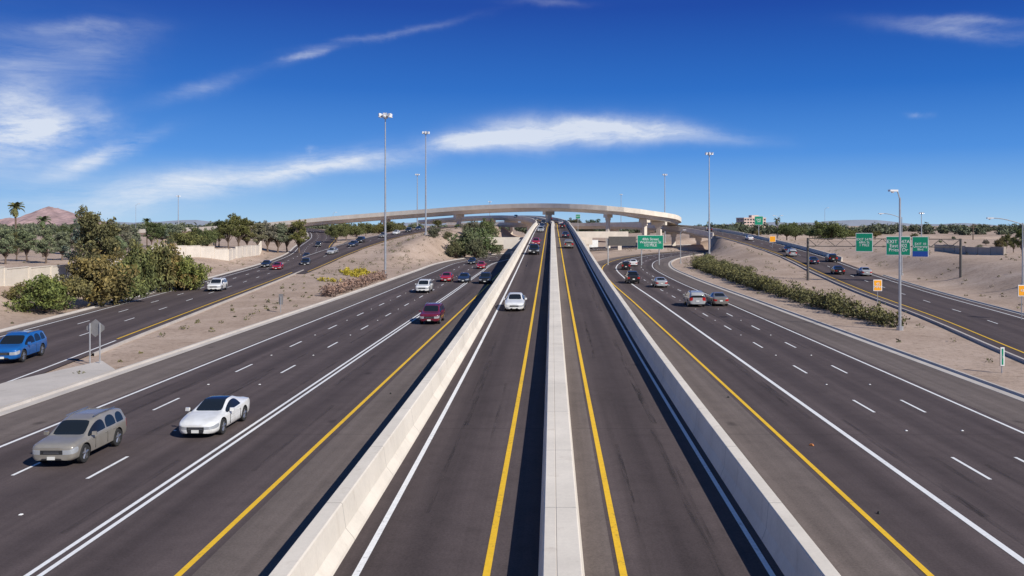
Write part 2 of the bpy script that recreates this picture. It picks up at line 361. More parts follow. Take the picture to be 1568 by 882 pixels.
# ------------------------------------------------------------------ terrain
def ss(a,b,x):
    t=np.clip((x-a)/(b-a),0,1); return t*t*(3-2*t)
ROADS=[]
def addroad(path,u0,u1,y0=-1e9,y1=1e9):
    k=(path.p[:,1]>=y0)&(path.p[:,1]<=y1); c=(u0+u1)/2
    P=path.p[k].copy(); P[:,:2]+=path.n[k]*c
    ROADS.append((P,(u1-u0)/2))
addroad(mainL,-10.6,9.9); addroad(mainR,-8.8,9.6); addroad(rampA,-6.5,6.4); addroad(rampB,-5,5); addroad(rampR,-5.5,5.5,-99,292)
def hfun(X,Y):
    X=np.asarray(X,float);Y=np.asarray(Y,float); sh=X.shape; x=X.ravel();y=Y.ravel()
    b=0.5+2.9*ss(-38,-60,x)
    b=b+3.4*ss(50,70,x)
    mound=8.2*np.exp(-((x+34)/13.)**2)*ss(165,262,y)*(1-ss(330,430,y))
    b=np.maximum(b,mound)
    far=ss(430,640,y); b=b*(1-far)+3.2*far
    fx=ss(250,900,np.abs(x)); b=b*(1-fx)+3.0*fx
    b+=0.25*np.sin(x*.11+1.3)*np.cos(y*.07)+.15*np.sin(x*.31+y*.23)
    out=np.empty_like(x)
    for i in range(0,len(x),3000):
        xs=x[i:i+3000];ys=y[i:i+3000]
        w=np.full(xs.shape,1/6.5**3); a=w*b[i:i+3000]
        for P,hw in ROADS:
            d2=(xs[:,None]-P[None,:,0])**2+(ys[:,None]-P[None,:,1])**2
            j=d2.argmin(1); d=np.maximum(0,np.sqrt(d2[np.arange(len(xs)),j])-hw-1.6)
            ww=1/(d**3+.004); w=w+ww; a=a+ww*(P[j,2]-.07)
        out[i:i+3000]=a/w
    return out.reshape(sh)
def axis(lo,hi,step,far_lo,far_hi,g=1.18):
    c=list(np.arange(lo,hi+.01,step)); s=step;v=hi
    while v<far_hi: s*=g; v+=s; c.append(v)
    s=step;v=lo
    while v>far_lo: s*=g; v-=s; c.insert(0,v)
    return np.array(c)
gx=axis(-110,110,2.0,-7000,7000); gy=axis(-20,440,2.2,-300,9000)
GX,GY=np.meshgrid(gx,gy); GZ=hfun(GX,GY)
vs=np.stack([GX.ravel(),GY.ravel(),GZ.ravel()],1); nx=len(gx);ny=len(gy)
idx=np.arange(nx*ny).reshape(ny,nx)
fs=np.stack([idx[:-1,:-1].ravel(),idx[:-1,1:].ravel(),idx[1:,1:].ravel(),idx[1:,:-1].ravel()],1)
me=bpy.data.meshes.new('ground'); me.from_pydata(vs.tolist(),[],fs.tolist()); me.materials.append(M_GRAV)
me.polygons.foreach_set('use_smooth',[True]*len(me.polygons))
g=bpy.data.objects.new('ground',me); COL.objects.link(g)
def hz(x,y): return float(hfun(np.array([x]),np.array([y]))[0])
mb=MB(); ap=[(-27,20),(-27,54.5),(-29.6,58),(-31.0,50),(-30,20)]
mb.add([(a,b,.10) for a,b in ap]+[(a,b,-.3) for a,b in ap],[(0,1,2,3,4)]+[(5+i,5+(i+1)%5,(i+1)%5,i) for i in range(5)],0,[(b*.1,b) for a,b in ap]*2)
mb.build('concrete_apron',[M_KERB])

# ------------------------------------------------------------------ mountain
mb=MB(); n=60; ml=15; rs=np.random.RandomState(4)
def ridge(cx,D0,wd,hh,dd,prof_x,prof_y,seed):
    rs=np.random.RandomState(seed); tt=np.linspace(-1,1,n); prof=np.interp(tt,prof_x,prof_y)+rs.uniform(-.03,.03,n)*(np.abs(tt)<.93)
    vs=[]
    for j in range(ml):
        t=j/(ml-1)*2-1; k=max(0,1-abs(t)**1.1)
        for i in range(n):
            gul=1-.22*abs(math.sin(i*.55+j*.2))*(1-k)
            vs.append((cx+tt[i]*wd,D0+t*dd+rs.uniform(-8,8),prof[i]*hh*k*gul+(rs.uniform(-2.5,2.5) if 0<k<1 else 0)))
    mb.add(vs,[(j*n+i,j*n+i+1,(j+1)*n+i+1,(j+1)*n+i) for j in range(ml-1) for i in range(n-1)],0)
ridge(-1690,3000,205,76,240,[-1,-.75,-.5,-.25,-.12,0,.15,.4,.7,1],[0,.25,.5,.8,.97,.9,.82,.5,.32,0],4)
ridge(-1900,3100,160,44,200,[-1,-.5,0,.4,1],[0,.6,.8,.7,0],8)
mb.build('mountain',[simple('mountain_rock',(0.30,0.21,0.21),.95,0,.3,.03)])
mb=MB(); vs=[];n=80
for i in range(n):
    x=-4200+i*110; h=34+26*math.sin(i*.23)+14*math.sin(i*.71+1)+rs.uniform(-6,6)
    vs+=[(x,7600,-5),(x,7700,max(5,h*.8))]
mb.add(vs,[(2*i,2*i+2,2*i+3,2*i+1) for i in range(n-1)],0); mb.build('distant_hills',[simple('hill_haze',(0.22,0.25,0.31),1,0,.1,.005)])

# ------------------------------------------------------------------ foliage
def leafcloud(lobes,dens,size,rs,shell=.5):
    V=[];SH=[]
    for (cx,cy,cz,rx,ry,rz) in lobes:
        n=int(dens*(rx*ry*rz)**(2/3.)); n=max(n,16)
        d=rs.normal(size=(n,3)); d/=np.linalg.norm(d,axis=1)[:,None]
        r=shell+(1-shell)*rs.rand(n)**.7; r*= (1+.25*np.sin(d[:,0]*5+cx)*np.cos(d[:,2]*6+cy)+.14*rs.randn(n))
        c=np.stack([cx+d[:,0]*r*rx,cy+d[:,1]*r*ry,cz+d[:,2]*r*rz],1)
        a=rs.normal(size=(n,3));a/=np.linalg.norm(a,axis=1)[:,None]
        b=np.cross(a,rs.normal(size=(n,3)));b/=np.linalg.norm(b,axis=1)[:,None]
        sz=size*(.5+.9*rs.rand(n))[:,None]
        q=np.stack([c-a*sz-b*sz*.15,c+b*sz*.5,c+a*sz+b*sz*.1,c-b*sz*.45],1)
        V.append(q.reshape(-1,3))
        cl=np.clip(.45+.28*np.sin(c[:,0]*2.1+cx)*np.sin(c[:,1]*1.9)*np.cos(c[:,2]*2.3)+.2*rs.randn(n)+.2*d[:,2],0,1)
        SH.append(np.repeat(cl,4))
    return np.concatenate(V),np.concatenate(SH)
def foliage_mesh(name,lobes,dens,size,seed,wood=None):
    rs=np.random.RandomState(seed)
    V,SH=leafcloud(lobes,dens,size,rs)
    nv=len(V); F4=np.arange(nv).reshape(-1,4)
    vl=V.tolist(); fl=F4.tolist(); mi=[0]*len(fl); sh=SH.tolist()
    if wood:
        o=len(vl); vl+=[list(v) for v in wood.v]; fl+=[[i+o for i in f] for f in wood.f]; mi+=[1]*len(wood.f); sh+=[.5]*len(wood.v)
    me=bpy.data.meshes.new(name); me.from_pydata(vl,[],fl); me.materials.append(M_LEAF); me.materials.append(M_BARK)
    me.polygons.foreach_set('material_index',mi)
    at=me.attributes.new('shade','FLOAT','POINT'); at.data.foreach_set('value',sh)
    return me
def tree_mesh(seed,h=7,spread=3.6,trunk=.3,nl=14,size=.15,dens=400,low=.32,lob=(.22,.40),top=.25):
    rs=np.random.RandomState(seed); w=MB(); lobes=[]
    fork=(rs.uniform(-.2,.2),rs.uniform(-.2,.2),h*low*.7)
    w.cyl((0,0,-.4),fork,trunk*.75,trunk*.5,8)
    for i in range(nl):
        a=2*math.pi*i/nl*1.9+rs.uniform(-.4,.4); lv=rs.uniform(0,1)
        rr=spread*(.3+.55*rs.rand())*(1-.5*lv**2); z=h*(low+.10+(1-low-top)*lv)
        c=(math.cos(a)*rr,math.sin(a)*rr,z)
        mid=((c[0]*.5+fork[0]*.5),(c[1]*.5+fork[1]*.5),fork[2]+(z-fork[2])*.62)
        w.cyl(fork,mid,trunk*.32,trunk*.2,5); w.cyl(mid,c,trunk*.2,trunk*.06,5)
        s=spread*rs.uniform(*lob); lobes.append((c[0],c[1],c[2],s,s,s*rs.uniform(.6,.9)))
        for k in range(3):
            e=(c[0]+rs.uniform(-1,1)*s*1.1,c[1]+rs.uniform(-1,1)*s*1.1,c[2]+rs.uniform(-.6,1.0)*s)
            q=s*rs.uniform(.25,.5); lobes.append((*e,q,q,q*.9)); w.cyl(c,e,trunk*.07,trunk*.03,4)
    return foliage_mesh('tree',lobes,dens,size,seed,w)
T_MESQ=[tree_mesh(s,6.5,4.2,.35,15) for s in (1,2,3)]
T_EUC=[tree_mesh(s,10,3.1,.38,22,.16,380,.24,(.22,.40),.2) for s in (11,12,13)]
T_BUSH=[tree_mesh(s,3.2,2.3,.16,13,.12,430,.08,(.28,.45),.35) for s in (21,22,23,24)]
def palm_mesh(seed,h=9):
    rs=np.random.RandomState(seed); w=MB()
    for i in range(6): w.cyl((0,0,h*i/6-.3),(0,0,h*(i+1)/6-.3),.24-.015*i,.225-.015*i,8)
    V=[];S=[]
    for k in range(46):
        a=rs.uniform(0,6.28); el=rs.uniform(-1.15,1.3); Ln=rs.uniform(1.5,2.1)
        p=np.array([0,0,h-.3]); prev=p
        for j in range(6):
            e=el-j*.23; q=prev+np.array([math.cos(a)*math.cos(e),math.sin(a)*math.cos(e),math.sin(e)])*Ln/6
            sd=np.array([-math.sin(a),math.cos(a),0])*(.38 if 1<j<5 else .2)
            dr=np.array([0,0,-.14])
            V+=[prev,q,q+sd+dr,prev+sd*.6+dr, prev,q,q-sd+dr,prev-sd*.6+dr]
            sh=.35 if el>-.3 else .9
            S+=[sh+rs.uniform(-.2,.2)]*8; prev=q
    nv=len(V); vl=[list(v) for v in V]; fl=np.arange(nv).reshape(-1,4).tolist(); mi=[0]*len(fl)
    o=nv; vl+=[list(v) for v in w.v]; fl+=[[i+o for i in f] for f in w.f]; mi+=[1]*len(w.f); S+=[.5]*len(w.v)
    me=bpy.data.meshes.new('palm'); me.from_pydata(vl,[],fl); me.materials.append(M_LEAF); me.materials.append(M_BARK)
    me.polygons.foreach_set('material_index',mi); at=me.attributes.new('shade','FLOAT','POINT'); at.data.foreach_set('value',S)
    return me
T_PALM=[palm_mesh(5),palm_mesh(6)]
G_OL=(0.23,0.235,0.095); G_GR=(0.30,0.33,0.235); G_DK=(0.15,0.18,0.085); G_YE=(0.31,0.28,0.11); G_PV=(0.19,0.235,0.12)
def tree(px,D,toppy,kind='m',color=G_OL,wide=1.0,name=None):
    x=(px-PX0)/F*D; z0=hz(x,D); top=H-(toppy-PY0)/F*D; h=top-z0
    if h<.5: return
    pool,bh={'m':(T_MESQ,6.6),'e':(T_EUC,10),'b':(T_BUSH,3.1),'p':(T_PALM,9.6)}[kind]
    k=h/bh; nm=name or {'m':'mesquite_tree','e':'eucalyptus_tree','b':'desert_shrub','p':'palm_tree'}[kind]
    c=tuple(v*random.uniform(.85,1.15) for v in color)
    inst(nm,random.choice(pool),(x,D,z0),random.uniform(0,6.28),(k*wide,k*wide,k),c)
# left bank
tree(152,106,320,'e',G_OL,.85); tree(138,112,338,'e',G_GR,.9); tree(150,98,384,'b',G_YE,.8); tree(176,102,398,'b',G_OL,.9)
tree(70,91,420,'b',G_OL,1.0); tree(102,94,420,'b',G_YE,1.0); tree(32,93,430,'b',G_OL,.9)
tree(228,118,356,'b',G_OL,.58); tree(255,121,374,'b',G_YE,.7); tree(212,116,372,'b',G_OL,.65); tree(288,122,394,'b',G_YE,.9); tree(272,124,388,'b',G_OL,.9)
for px,D,t,k,c,w in ((8,128,349,'e',G_GR,1.1),(42,135,352,'e',G_GR,1.2),(70,130,350,'e',G_GR,1.1),(95,138,354,'e',G_GR,1.2),(122,140,348,'e',G_GR,1.1),(190,150,343,'e',G_GR,1.1),(172,142,350,'e',G_GR,1.1),(25,140,356,'e',G_OL,1.1),
    (20,170,350,'m',G_DK,1.0),(108,175,346,'m',G_DK,1.0),(205,170,348,'e',G_GR,1.1),(262,205,342,'e',G_GR,1.1),(275,200,344,'e',G_GR,1.1),(285,190,352,'b',G_OL,1.0),(300,212,343,'e',G_DK,1.1),(318,205,350,'m',G_OL,.9),(335,232,337,'e',G_DK,1.1),(350,225,329,'e',G_OL,1.0),(366,230,328,'e',G_OL,1.1),(378,240,336,'e',G_OL,1.1),
    (395,250,341,'e',G_GR,1.2),(410,255,339,'e',G_GR,1.2),(425,258,342,'e',G_GR,1.2),(440,262,342,'e',G_GR,1.2),(458,260,337,'e',G_OL,1.1),(250,240,343,'m',G_DK,1.1),(232,230,340,'e',G_DK,1.1)):
    tree(px,D,t,k,c,w)
tree(24,170,311,'p',(0.2,0.24,0.10),.9); tree(66,150,332,'p',(0.2,0.24,0.10),1.0); tree(225,240,335,'p',G_DK,1.0); tree(1190,420,334,'p',G_DK,.8)
for px,D,t,w in ((666,250,347,.9),(686,258,354,.8),(712,248,350,.9),(735,262,347,.9),(722,285,338,.8),(745,300,336,.9),(700,300,343,.9),(658,262,353,.8),(752,275,356,.8),(728,240,366,.8),(697,242,368,.7)):
    tree(px,D,t,'b' if D<290 else 'm',G_PV,w,'palo_verde_tree')
for px,D,t in ((515,330,343),(530,345,341),(545,350,345),(580,380,342),(610,390,341),(560,385,340),(600,380,338),(670,385,336)):
    tree(px,D,t,'m',G_OL,.9)
for px,D,t,k,c,w in ((1205,300,340,'m',G_OL,1.0),(1218,310,342,'m',G_OL,1.0),(1270,330,338,'m',G_OL,1.2),(1110,330,368,'b',G_OL,.9),(1180,270,378,'b',G_OL,1.0),(1190,235,385,'b',G_OL,1.1),(1165,250,386,'b',G_YE,1.1),
    (1510,230,367,'m',G_GR,1.0),(1540,165,358,'e',G_OL,1.0),(1530,160,364,'e',G_OL,1.0),(1566,150,350,'e',G_OL,1.1),(1552,175,360,'e',G_OL,1.1),(1500,190,374,'b',G_GR,1.1),(1478,240,370,'m',G_OL,1.0),(1440,250,368,'m',G_GR,1.0),(1340,330,354,'m',G_OL,1.1),(1400,330,357,'m',G_GR,1.1),(1525,200,368,'e',G_GR,1.1),
    (1420,300,362,'m',G_YE,1.1),(1460,290,362,'m',G_GR,1.1),(905,520,336,'m',G_DK,1.1),(880,560,334,'m',G_DK,1.1),(1120,450,346,'m',G_GR,1.1),(1160,380,353,'m',G_OL,1.1),(1240,400,351,'m',G_DK,1.1),(1300,420,351,'m',G_OL,1.1)):
    tree(px,D,t,k,c,w)
def hedge(name,pts,h,wd,color,size=.15,dens=250,seed=3,nper=1.1):
    rs=np.random.RandomState(seed); lobes=[]; w=MB()
    for (x0,y0),(x1,y1) in zip(pts[:-1],pts[1:]):
        Ln=math.hypot(x1-x0,y1-y0); n=int(Ln/nper)
        for i in range(n):
            t=(i+rs.rand())/n; x=x0+(x1-x0)*t+rs.uniform(-wd,wd); y=y0+(y1-y0)*t+rs.uniform(-.5,.5)
            z=hz(x,y); s=rs.uniform(.40,1.0)*h*.55
            lobes.append((x,y,z+s*.75,s*1.1,s*1.1,s)); w.cyl((x,y,z-.2),(x,y,z+s),.05,.02,4)
    me=foliage_mesh(name,lobes,dens,size,seed,w); return inst(name,me,(0,0,0),0,1,color)
hedge('hedge',[(30.2,78),(29.8,90),(29.6,110),(29.6,130),(30.2,160),(31,190)],2.2,.8,(0.21,0.205,0.09),nper=.66)
hedge('hedge',[(32.8,150),(34,185),(36,215)],2.4,1.5,(0.22,0.22,0.105),seed=8,nper=1.0)
hedge('flowering_shrub_row',[(-28.6,112),(-28.6,122),(-28.9,134),(-29,150)],1.7,.7,(0.44,0.30,0.25),seed=5,nper=.6)
hedge('flowering_shrub_row',[(-32.5,150),(-35,160),(-38,168)],.9,2.6,(0.60,0.50,0.06),seed=6,nper=.22)
hedge('flowering_shrub_row',[(-33,136),(-37,140)],.8,.8,(0.60,0.50,0.06),seed=7,nper=.5)
rs=np.random.RandomState(9); lob=[]; cand=[]
while len(cand)<1400:
    y=rs.uniform(40,330); x=rs.choice([rs.uniform(-85,-26),rs.uniform(25,80),rs.uniform(-50,-25)])
    cand.append((x,y))
C=np.array(cand)
m_=np.full(len(C),1e9)
for P,hw in ROADS:
    d=np.sqrt(((C[:,None,:]-P[None,:,:2])**2).sum(2)).min(1)-hw; m_=np.minimum(m_,d)
C=C[m_>1.6]; Z=hfun(C[:,0],C[:,1])
for (x,y),z in zip(C,Z):
    s=rs.uniform(.10,.45)*(1.5 if y>160 else .8); lob.append((x,y,z+s*.4,s,s,s*.7))
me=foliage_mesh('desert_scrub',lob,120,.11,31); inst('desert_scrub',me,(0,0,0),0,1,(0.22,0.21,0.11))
rs=np.random.RandomState(12); lob=[]
for i in range(950):
    D=rs.uniform(480,1050); px=rs.uniform(-150,1720)
    if 560<px<1060 and D<620: continue
    if px>1060 and rs.rand()<.45: continue
    x=(px-PX0)/F*D; s=rs.uniform(1.8,4.2); lob.append((x,D,3.0+s*.8,s*1.3,s*1.3,s))
me=foliage_mesh('distant_trees',lob,26,.8,12); inst('distant_trees',me,(0,0,0),0,1,(0.18,0.21,0.14))

# ------------------------------------------------------------------ walls / buildings
M_WALLL=concrete('stucco_wall',(0.74,0.67,0.58),0)
M_WALLG=concrete('block_wall_tan',(0.50,0.43,0.36),0)
M_ROOF=simple('clay_tile_roof',(0.20,0.12,0.09),.85,0,.3,4)
M_WIN=simple('window_glass',(0.03,0.04,0.05),.15)
def wallrun(name,pts,h,mat,th=.25):
    mb=MB()
    for a,b in zip(pts[:-1],pts[1:]):
        n=max(1,int(math.hypot(a[0]-b[0],a[1]-b[1])/5))
        for i in range(n):
            t0,t1=i/n,(i+1)/n; p=(a[0]+(b[0]-a[0])*t0,a[1]+(b[1]-a[1])*t0); q=(a[0]+(b[0]-a[0])*t1,a[1]+(b[1]-a[1])*t1)
            c=((p[0]+q[0])/2,(p[1]+q[1])/2); z=hz(*c); ln=math.hypot(q[0]-p[0],q[1]-p[1]); an=math.atan2(q[1]-p[1],q[0]-p[0])
            mb.box((c[0],c[1],z+h/2-.3),(ln-.46,th,h+.6),0,an); mb.box((c[0],c[1],z+h+.06),(ln-.46,th+.12,.1),0,an)
            mb.box((p[0],p[1],z+h/2-.2),(.42,.42,h+.75),0,an)
    return mb.build(name,[mat])
wallrun('boundary_wall',[(-62,60),(-60,92),(-62,118),(-66,135)],1.9,M_WALLL)
wallrun('boundary_wall',[(-77,170),(-72,196),(-74,206)],2.3,M_WALLL)
wallrun('boundary_wall',[(-74,207),(-78,235),(-84,255)],2.6,M_WALLL)
wallrun('boundary_wall',[(77,150),(79,182)],1.3,M_WALLG)
def house(x,y,w,d,h,rz=0,mat=M_WALLL):
    mb=MB(); mb.box((0,0,h/2-.3),(w,d,h+.6),0)
    o=.5; vs=[(-w/2-o,-d/2-o,h+.3),(w/2+o,-d/2-o,h+.3),(w/2+o,d/2+o,h+.3),(-w/2-o,d/2+o,h+.3),(-w/2+d/2,0,h+.3+d*.16),(w/2-d/2,0,h+.3+d*.16)]
    mb.add(vs,[(0,1,5,4),(1,2,5),(2,3,4,5),(3,0,4),(0,3,2,1)],1)
    for i in range(4): mb.box((-w/2+w*(i+.5)/4,-d/2-.01,h*.55),(1.3,.06,1.2),2)
    for s in (-1,1): mb.box((s*(w/2+.01),0,h*.55),(.06,1.4,1.2),2)
    mb.box((w*.2,d*.1,h+d*.16),(.7,.7,1.4),0)
    ob=mb.build('stucco_house',[mat,M_ROOF,M_WIN]); ob.location=(x,y,hz(x,y)-.2); ob.rotation_euler=(0,0,rz)
M_TAN=concrete('tan_stucco',(0.42,0.33,0.25),0)
house(-91,222,11,8,2.6,.2,M_TAN)
mb=MB(); w,d,hh=25,16,15
mb.box((0,0,hh/2),(w,d,hh),0)
for f in range(5):
    for i in range(8): mb.box((-w/2+w*(i+.5)/8,-d/2-.02,1.9+f*2.9),(2.2,.1,1.5),1)
    for i in range(5): mb.box((-w/2-.02,-d/2+d*(i+.5)/5,1.9+f*2.9),(.1,2.2,1.5),1)
mb.box((0,0,hh+.3),(w+.6,d+.6,.6),0); mb.box((3,0,hh+1.8),(8,6,2.6),0)
x=(1150-845)/F*900; ob=mb.build('office_building',[concrete('office_stucco',(0.66,0.50,0.44),0),M_WIN],loc=(x,900,1.2)); ob.rotation_euler=(0,0,.3)

# ------------------------------------------------------------------ street furniture
def mast(px,D,toppy,r=.32):
    x=(px-PX0)/F*D; z0=hz(x,D); top=H-(toppy-PY0)/F*D; mb=MB(); h=top-z0
    mb.cyl((0,0,-.5),(0,0,.5),r*1.7,r*1.7,10,0); mb.cyl((0,0,.3),(0,0,h*.5),r,r*.72,10,0); mb.cyl((0,0,h*.5),(0,0,h-.6),r*.72,r*.45,10,0)
    mb.cyl((0,0,h-1.0),(0,0,h),.34,.34,10,0)
    for i in range(12):
        a0,a1=2*math.pi*i/12,2*math.pi*(i+1)/12
        mb.cyl((math.cos(a0)*.8,math.sin(a0)*.8,h-.55),(math.cos(a1)*.8,math.sin(a1)*.8,h-.55),.06,.06,5,0)
    for i in range(6):
        a=math.pi/6+i*math.pi/3; c,s=math.cos(a),math.sin(a)
        mb.cyl((0,0,h-.5),(c*.95,s*.95,h-.5),.06,.06,5,0)
        mb.box((c*.98,s*.98,h-.3),(.4,.4,.36),1,a); mb.cyl((c*.98,s*.98,h-.48),(c*.98,s*.98,h-.75),.2,.32,10,1)
    return mb.build('high_mast_light',[M_STEEL,M_LAMP],loc=(x,D,z0))
mast(590,152,173,.20); mast(652,262,201,.28); mast(1086,255,233,.28); mast(639,440,266,.34); mast(1018,420,266,.34); mast(951,700,297,.35); mast(750,640,308,.3); mast(273,520,299,.32); mast(1411,430,325,.3)
def lamp(px,D,toppy,arm=-2.2,rz=0,r=.11,z0=None,double=False):
    x=(px-PX0)/F*D; z0=hz(x,D) if z0 is None else z0; h=H-(toppy-PY0)/F*D-z0; mb=MB()
    mb.cyl((0,0,-.3),(0,0,.35),r*2.2,r*2.2,8,0); mb.cyl((0,0,0),(0,0,h-.6),r,r*.6,8,0)
    for sg in ((1,-1) if double else (1,)):
        prev=(0,0,h-.8)
        for i in range(1,7):
            t=i/6; q=(sg*arm*t,0,h-.8+.8*math.sin(t*math.pi/2)); mb.cyl(prev,q,.06,.05,6,0); prev=q
        e=1 if sg*arm>0 else -1
        mb.box((prev[0]+e*.35,0,prev[2]),(.8,.34,.16),1); mb.cyl((prev[0]+e*.4,0,prev[2]-.06),(prev[0]+e*.4,0,prev[2]-.2),.16,.1,8,1)
    ob=mb.build('street_lamp',[M_STEEL,M_LAMP],loc=(x,D,z0)); ob.rotation_euler=(0,0,rz); return ob
lamp(1378,76,292,-.35,.3,.13); lamp(1566,112,334,-3.8,0,.12); lamp(1381,150,327,-3.2,0,.11); lamp(1263,420,318,1.2); lamp(208,420,312,1.2); lamp(1191,300,330,1.0,double=True)
lamp(510,420,325,1.2); lamp(1042,210,352,.6)
D=300;x=(1490-845)/F*D; mb=MB(); z0=hz(x,D); mb.cyl((0,0,-.5),(0,0,9.6-z0),.2,.14,8,0); mb.box((0,0,9.0-z0),(2.4,.14,.16),0); mb.box((0,0,8.2-z0),(1.8,.14,.16),0)
for s in(-1,-.4,.4,1): mb.cyl((s,0,9.05-z0),(s,0,9.35-z0),.05,.04,6,0)
mb.build('utility_pole',[M_BARK],loc=(x,D,z0))
M_GREEN=simple('sign_green',(0.0,0.24,0.13),.45,0,.06); M_BLUE=simple('sign_blue',(0.01,0.06,0.30),.45,0,.06); M_ORG=simple('sign_orange',(0.9,0.38,0.01),.5,0,.06)
M_SW=simple('sign_white',(0.8,0.8,0.78),.5,0,.03); M_SBACK=simple('sign_back',(0.30,0.29,0.28),.5,.5)
def panel(parent_mb,c,w,h,mi,border=2,back=3,t=.06):
    x,y,z=c
    parent_mb.box((x,y+t/2+.01,z),(w,t,h),back); parent_mb.box((x,y-.004,z),(w-.02,.02,h-.02),border); parent_mb.box((x,y-.02,z),(w-.16,.02,h-.16),mi)
def text(par,s,c,size):
    cu=bpy.data.curves.new('sign_text','FONT'); cu.body=s; cu.size=size; cu.align_x='CENTER'; cu.align_y='CENTER'; cu.extrude=.004; cu.space_line=.85
    o=bpy.data.objects.new('lettering',cu); COL.objects.link(o); o.data.materials.append(M_SW); o.parent=par; o.location=c; o.rotation_euler=(math.pi/2,0,0)
xa,ya=(1237-845)/F*140,140.; xb,yb=(1471-845)/F*133,133.
an=math.atan2(yb-ya,xb-xa); Lg=math.hypot(xb-xa,yb-ya); mb=MB()
for x_ in (0,Lg): mb.cyl((x_,0,-1.5),(x_,0,7.0),.22,.18,8,0)
for z_ in (5.7,6.9):
    for y_ in (-.5,.5): mb.cyl((0,y_,z_),(Lg,y_,z_),.06,.06,5,0)
n=16
for i in range(n):
    a,b=Lg*i/n,Lg*(i+1)/n; p,q=(5.7,6.9) if i%2 else (6.9,5.7)
    for y_ in (-.5,.5): mb.cyl((a,y_,p),(b,y_,q),.035,.035,4,0)
    mb.cyl((a,-.5,5.7),(a,.5,5.7),.03,.03,4,0)
sg=[]
for px,py,w,h,mi,tx in ((1326,371,2.5,2.9,1,'EXIT 547B\n68th St\n1 MILE'),(1378,376,3.5,2.9,1,'EXIT 547A\nEast 202\nPriest Dr'),(1411,377,2.3,3.1,1,'EXIT 10\nUniversity\nBlvd')):
    f=(px-1237)/(1471-1237); X=f*Lg; z=H-(py-345)/F*137
    panel(mb,(X,-.72,z),w,h,mi); sg.append((tx,(X,-.76,z),w))
mb.box((sg[2][1][0],-.75,sg[2][1][2]-1.1),(2.14,.02,.8),4)
gan=mb.build('overhead_sign_gantry',[M_DSTEEL,M_GREEN,M_SW,M_SBACK,M_BLUE],loc=(xa,ya,0)); gan.rotation_euler=(0,0,an)
for tx,c,w in sg: text(gan,tx,c,w*.21)
D=200; x=(996-845)/F*D; mb=MB(); panel(mb,(0,0,5.15),5.9,3.2,1)
for s in (-2.0,2.0): mb.cyl((s,.3,-.5),(s,.3,6.6),.14,.14,8,0)
mb.cyl((-9.5,.35,4.6),(3,.35,4.6),.09,.09,6,0); mb.cyl((-9.5,.35,5.8),(3,.35,5.8),.09,.09,6,0)
for i in range(10): mb.cyl((-9.5+1.25*i,.35,4.6 if i%2 else 5.8),(-9.5+1.25*(i+1),.35,5.8 if i%2 else 4.6),.05,.05,4,0)
mb.box((-6.4,.1,5.4),(6.2,.1,2.1),4); mb.cyl((-9.6,.35,-.5),(-9.6,.35,6.0),.16,.16,8,0)
o=mb.build('overhead_sign',[M_STEEL,M_GREEN,M_SW,M_SBACK,M_DSTEEL],loc=(x,D,0)); text(o,'40th Street\nWashington St\n1/2 MILE',(0,-.05,5.15),.82)
def signpost(name,px,D,w,h,topz,mi,tx=None,posts=1):
    x=(px-PX0)/F*D; z0=hz(x,D); mb=MB()
    for s in ((0,) if posts==1 else (-w*.32,w*.32)): mb.cyl((s,.08,-.4),(s,.08,topz-.05),.04,.04,6,0)
    panel(mb,(0,0,topz-h/2),w,h,mi)
    o=mb.build(name,[M_STEEL,M_GREEN,M_SW,M_SBACK,M_ORG],loc=(x,D,z0))
    if tx: text(o,tx,(0,-.05,topz-h/2),w*.42)
for D,px,zc,w,h,zb,t_ in ((300,1162,10.6,2.9,3.0,0,'EXIT\n147'),(420,885,13.2,2.2,2.0,5,'EXIT')):
    x=(px-845)/F*D; mb=MB(); panel(mb,(0,0,zc),w,h,1); mb.cyl((0,.2,zb),(0,.2,zc+1.2),.14,.12,8,0); o=mb.build('exit_sign',[M_STEEL,M_GREEN,M_SW,M_SBACK],loc=(x,D,0)); text(o,t_,(0,-.05,zc),.8)
signpost('warning_sign',1344,100,1.0,1.3,2.9,4,'45\nMPH'); signpost('warning_sign',1565,84,.8,1.1,3.4,4,'45'); signpost('warning_sign',1183,230,1.6,1.6,3.2,4)
signpost('mile_marker_sign',1535,54,.26,1.15,1.6,1,'1\n4\n7')
def signback(px,D,w,top,kind):
    x=(px-PX0)/F*D; z0=hz(x,D); mb=MB()
    for s in ((-w*.28,w*.28) if kind=='d' else (0,)): mb.cyl((s,-.06,-.3),(s,-.06,top-.25),.045,.045,6,0)
    r=w/2;zc=top-r
    if kind=='d': vs=[(0,zc-r),(r,zc-.1),(r,zc+.1),(0,zc+r),(-r,zc+.1),(-r,zc-.1)]
    else: vs=[(-r,top-1.1),(r,top-1.1),(r,top),(-r,top)]
    n=len(vs); mb.add([(a,0,b) for a,b in vs]+[(a,.05,b) for a,b in vs],[tuple(range(n)),tuple(range(2*n-1,n-1,-1))]+[(i,n+i,n+(i+1)%n,(i+1)%n) for i in range(n)],1)
    mb.build('road_sign',[M_STEEL,M_SBACK],loc=(x,D,z0))
signback(146,57,1.15,3.0,'d'); signback(430,92,.45,1.9,'r')

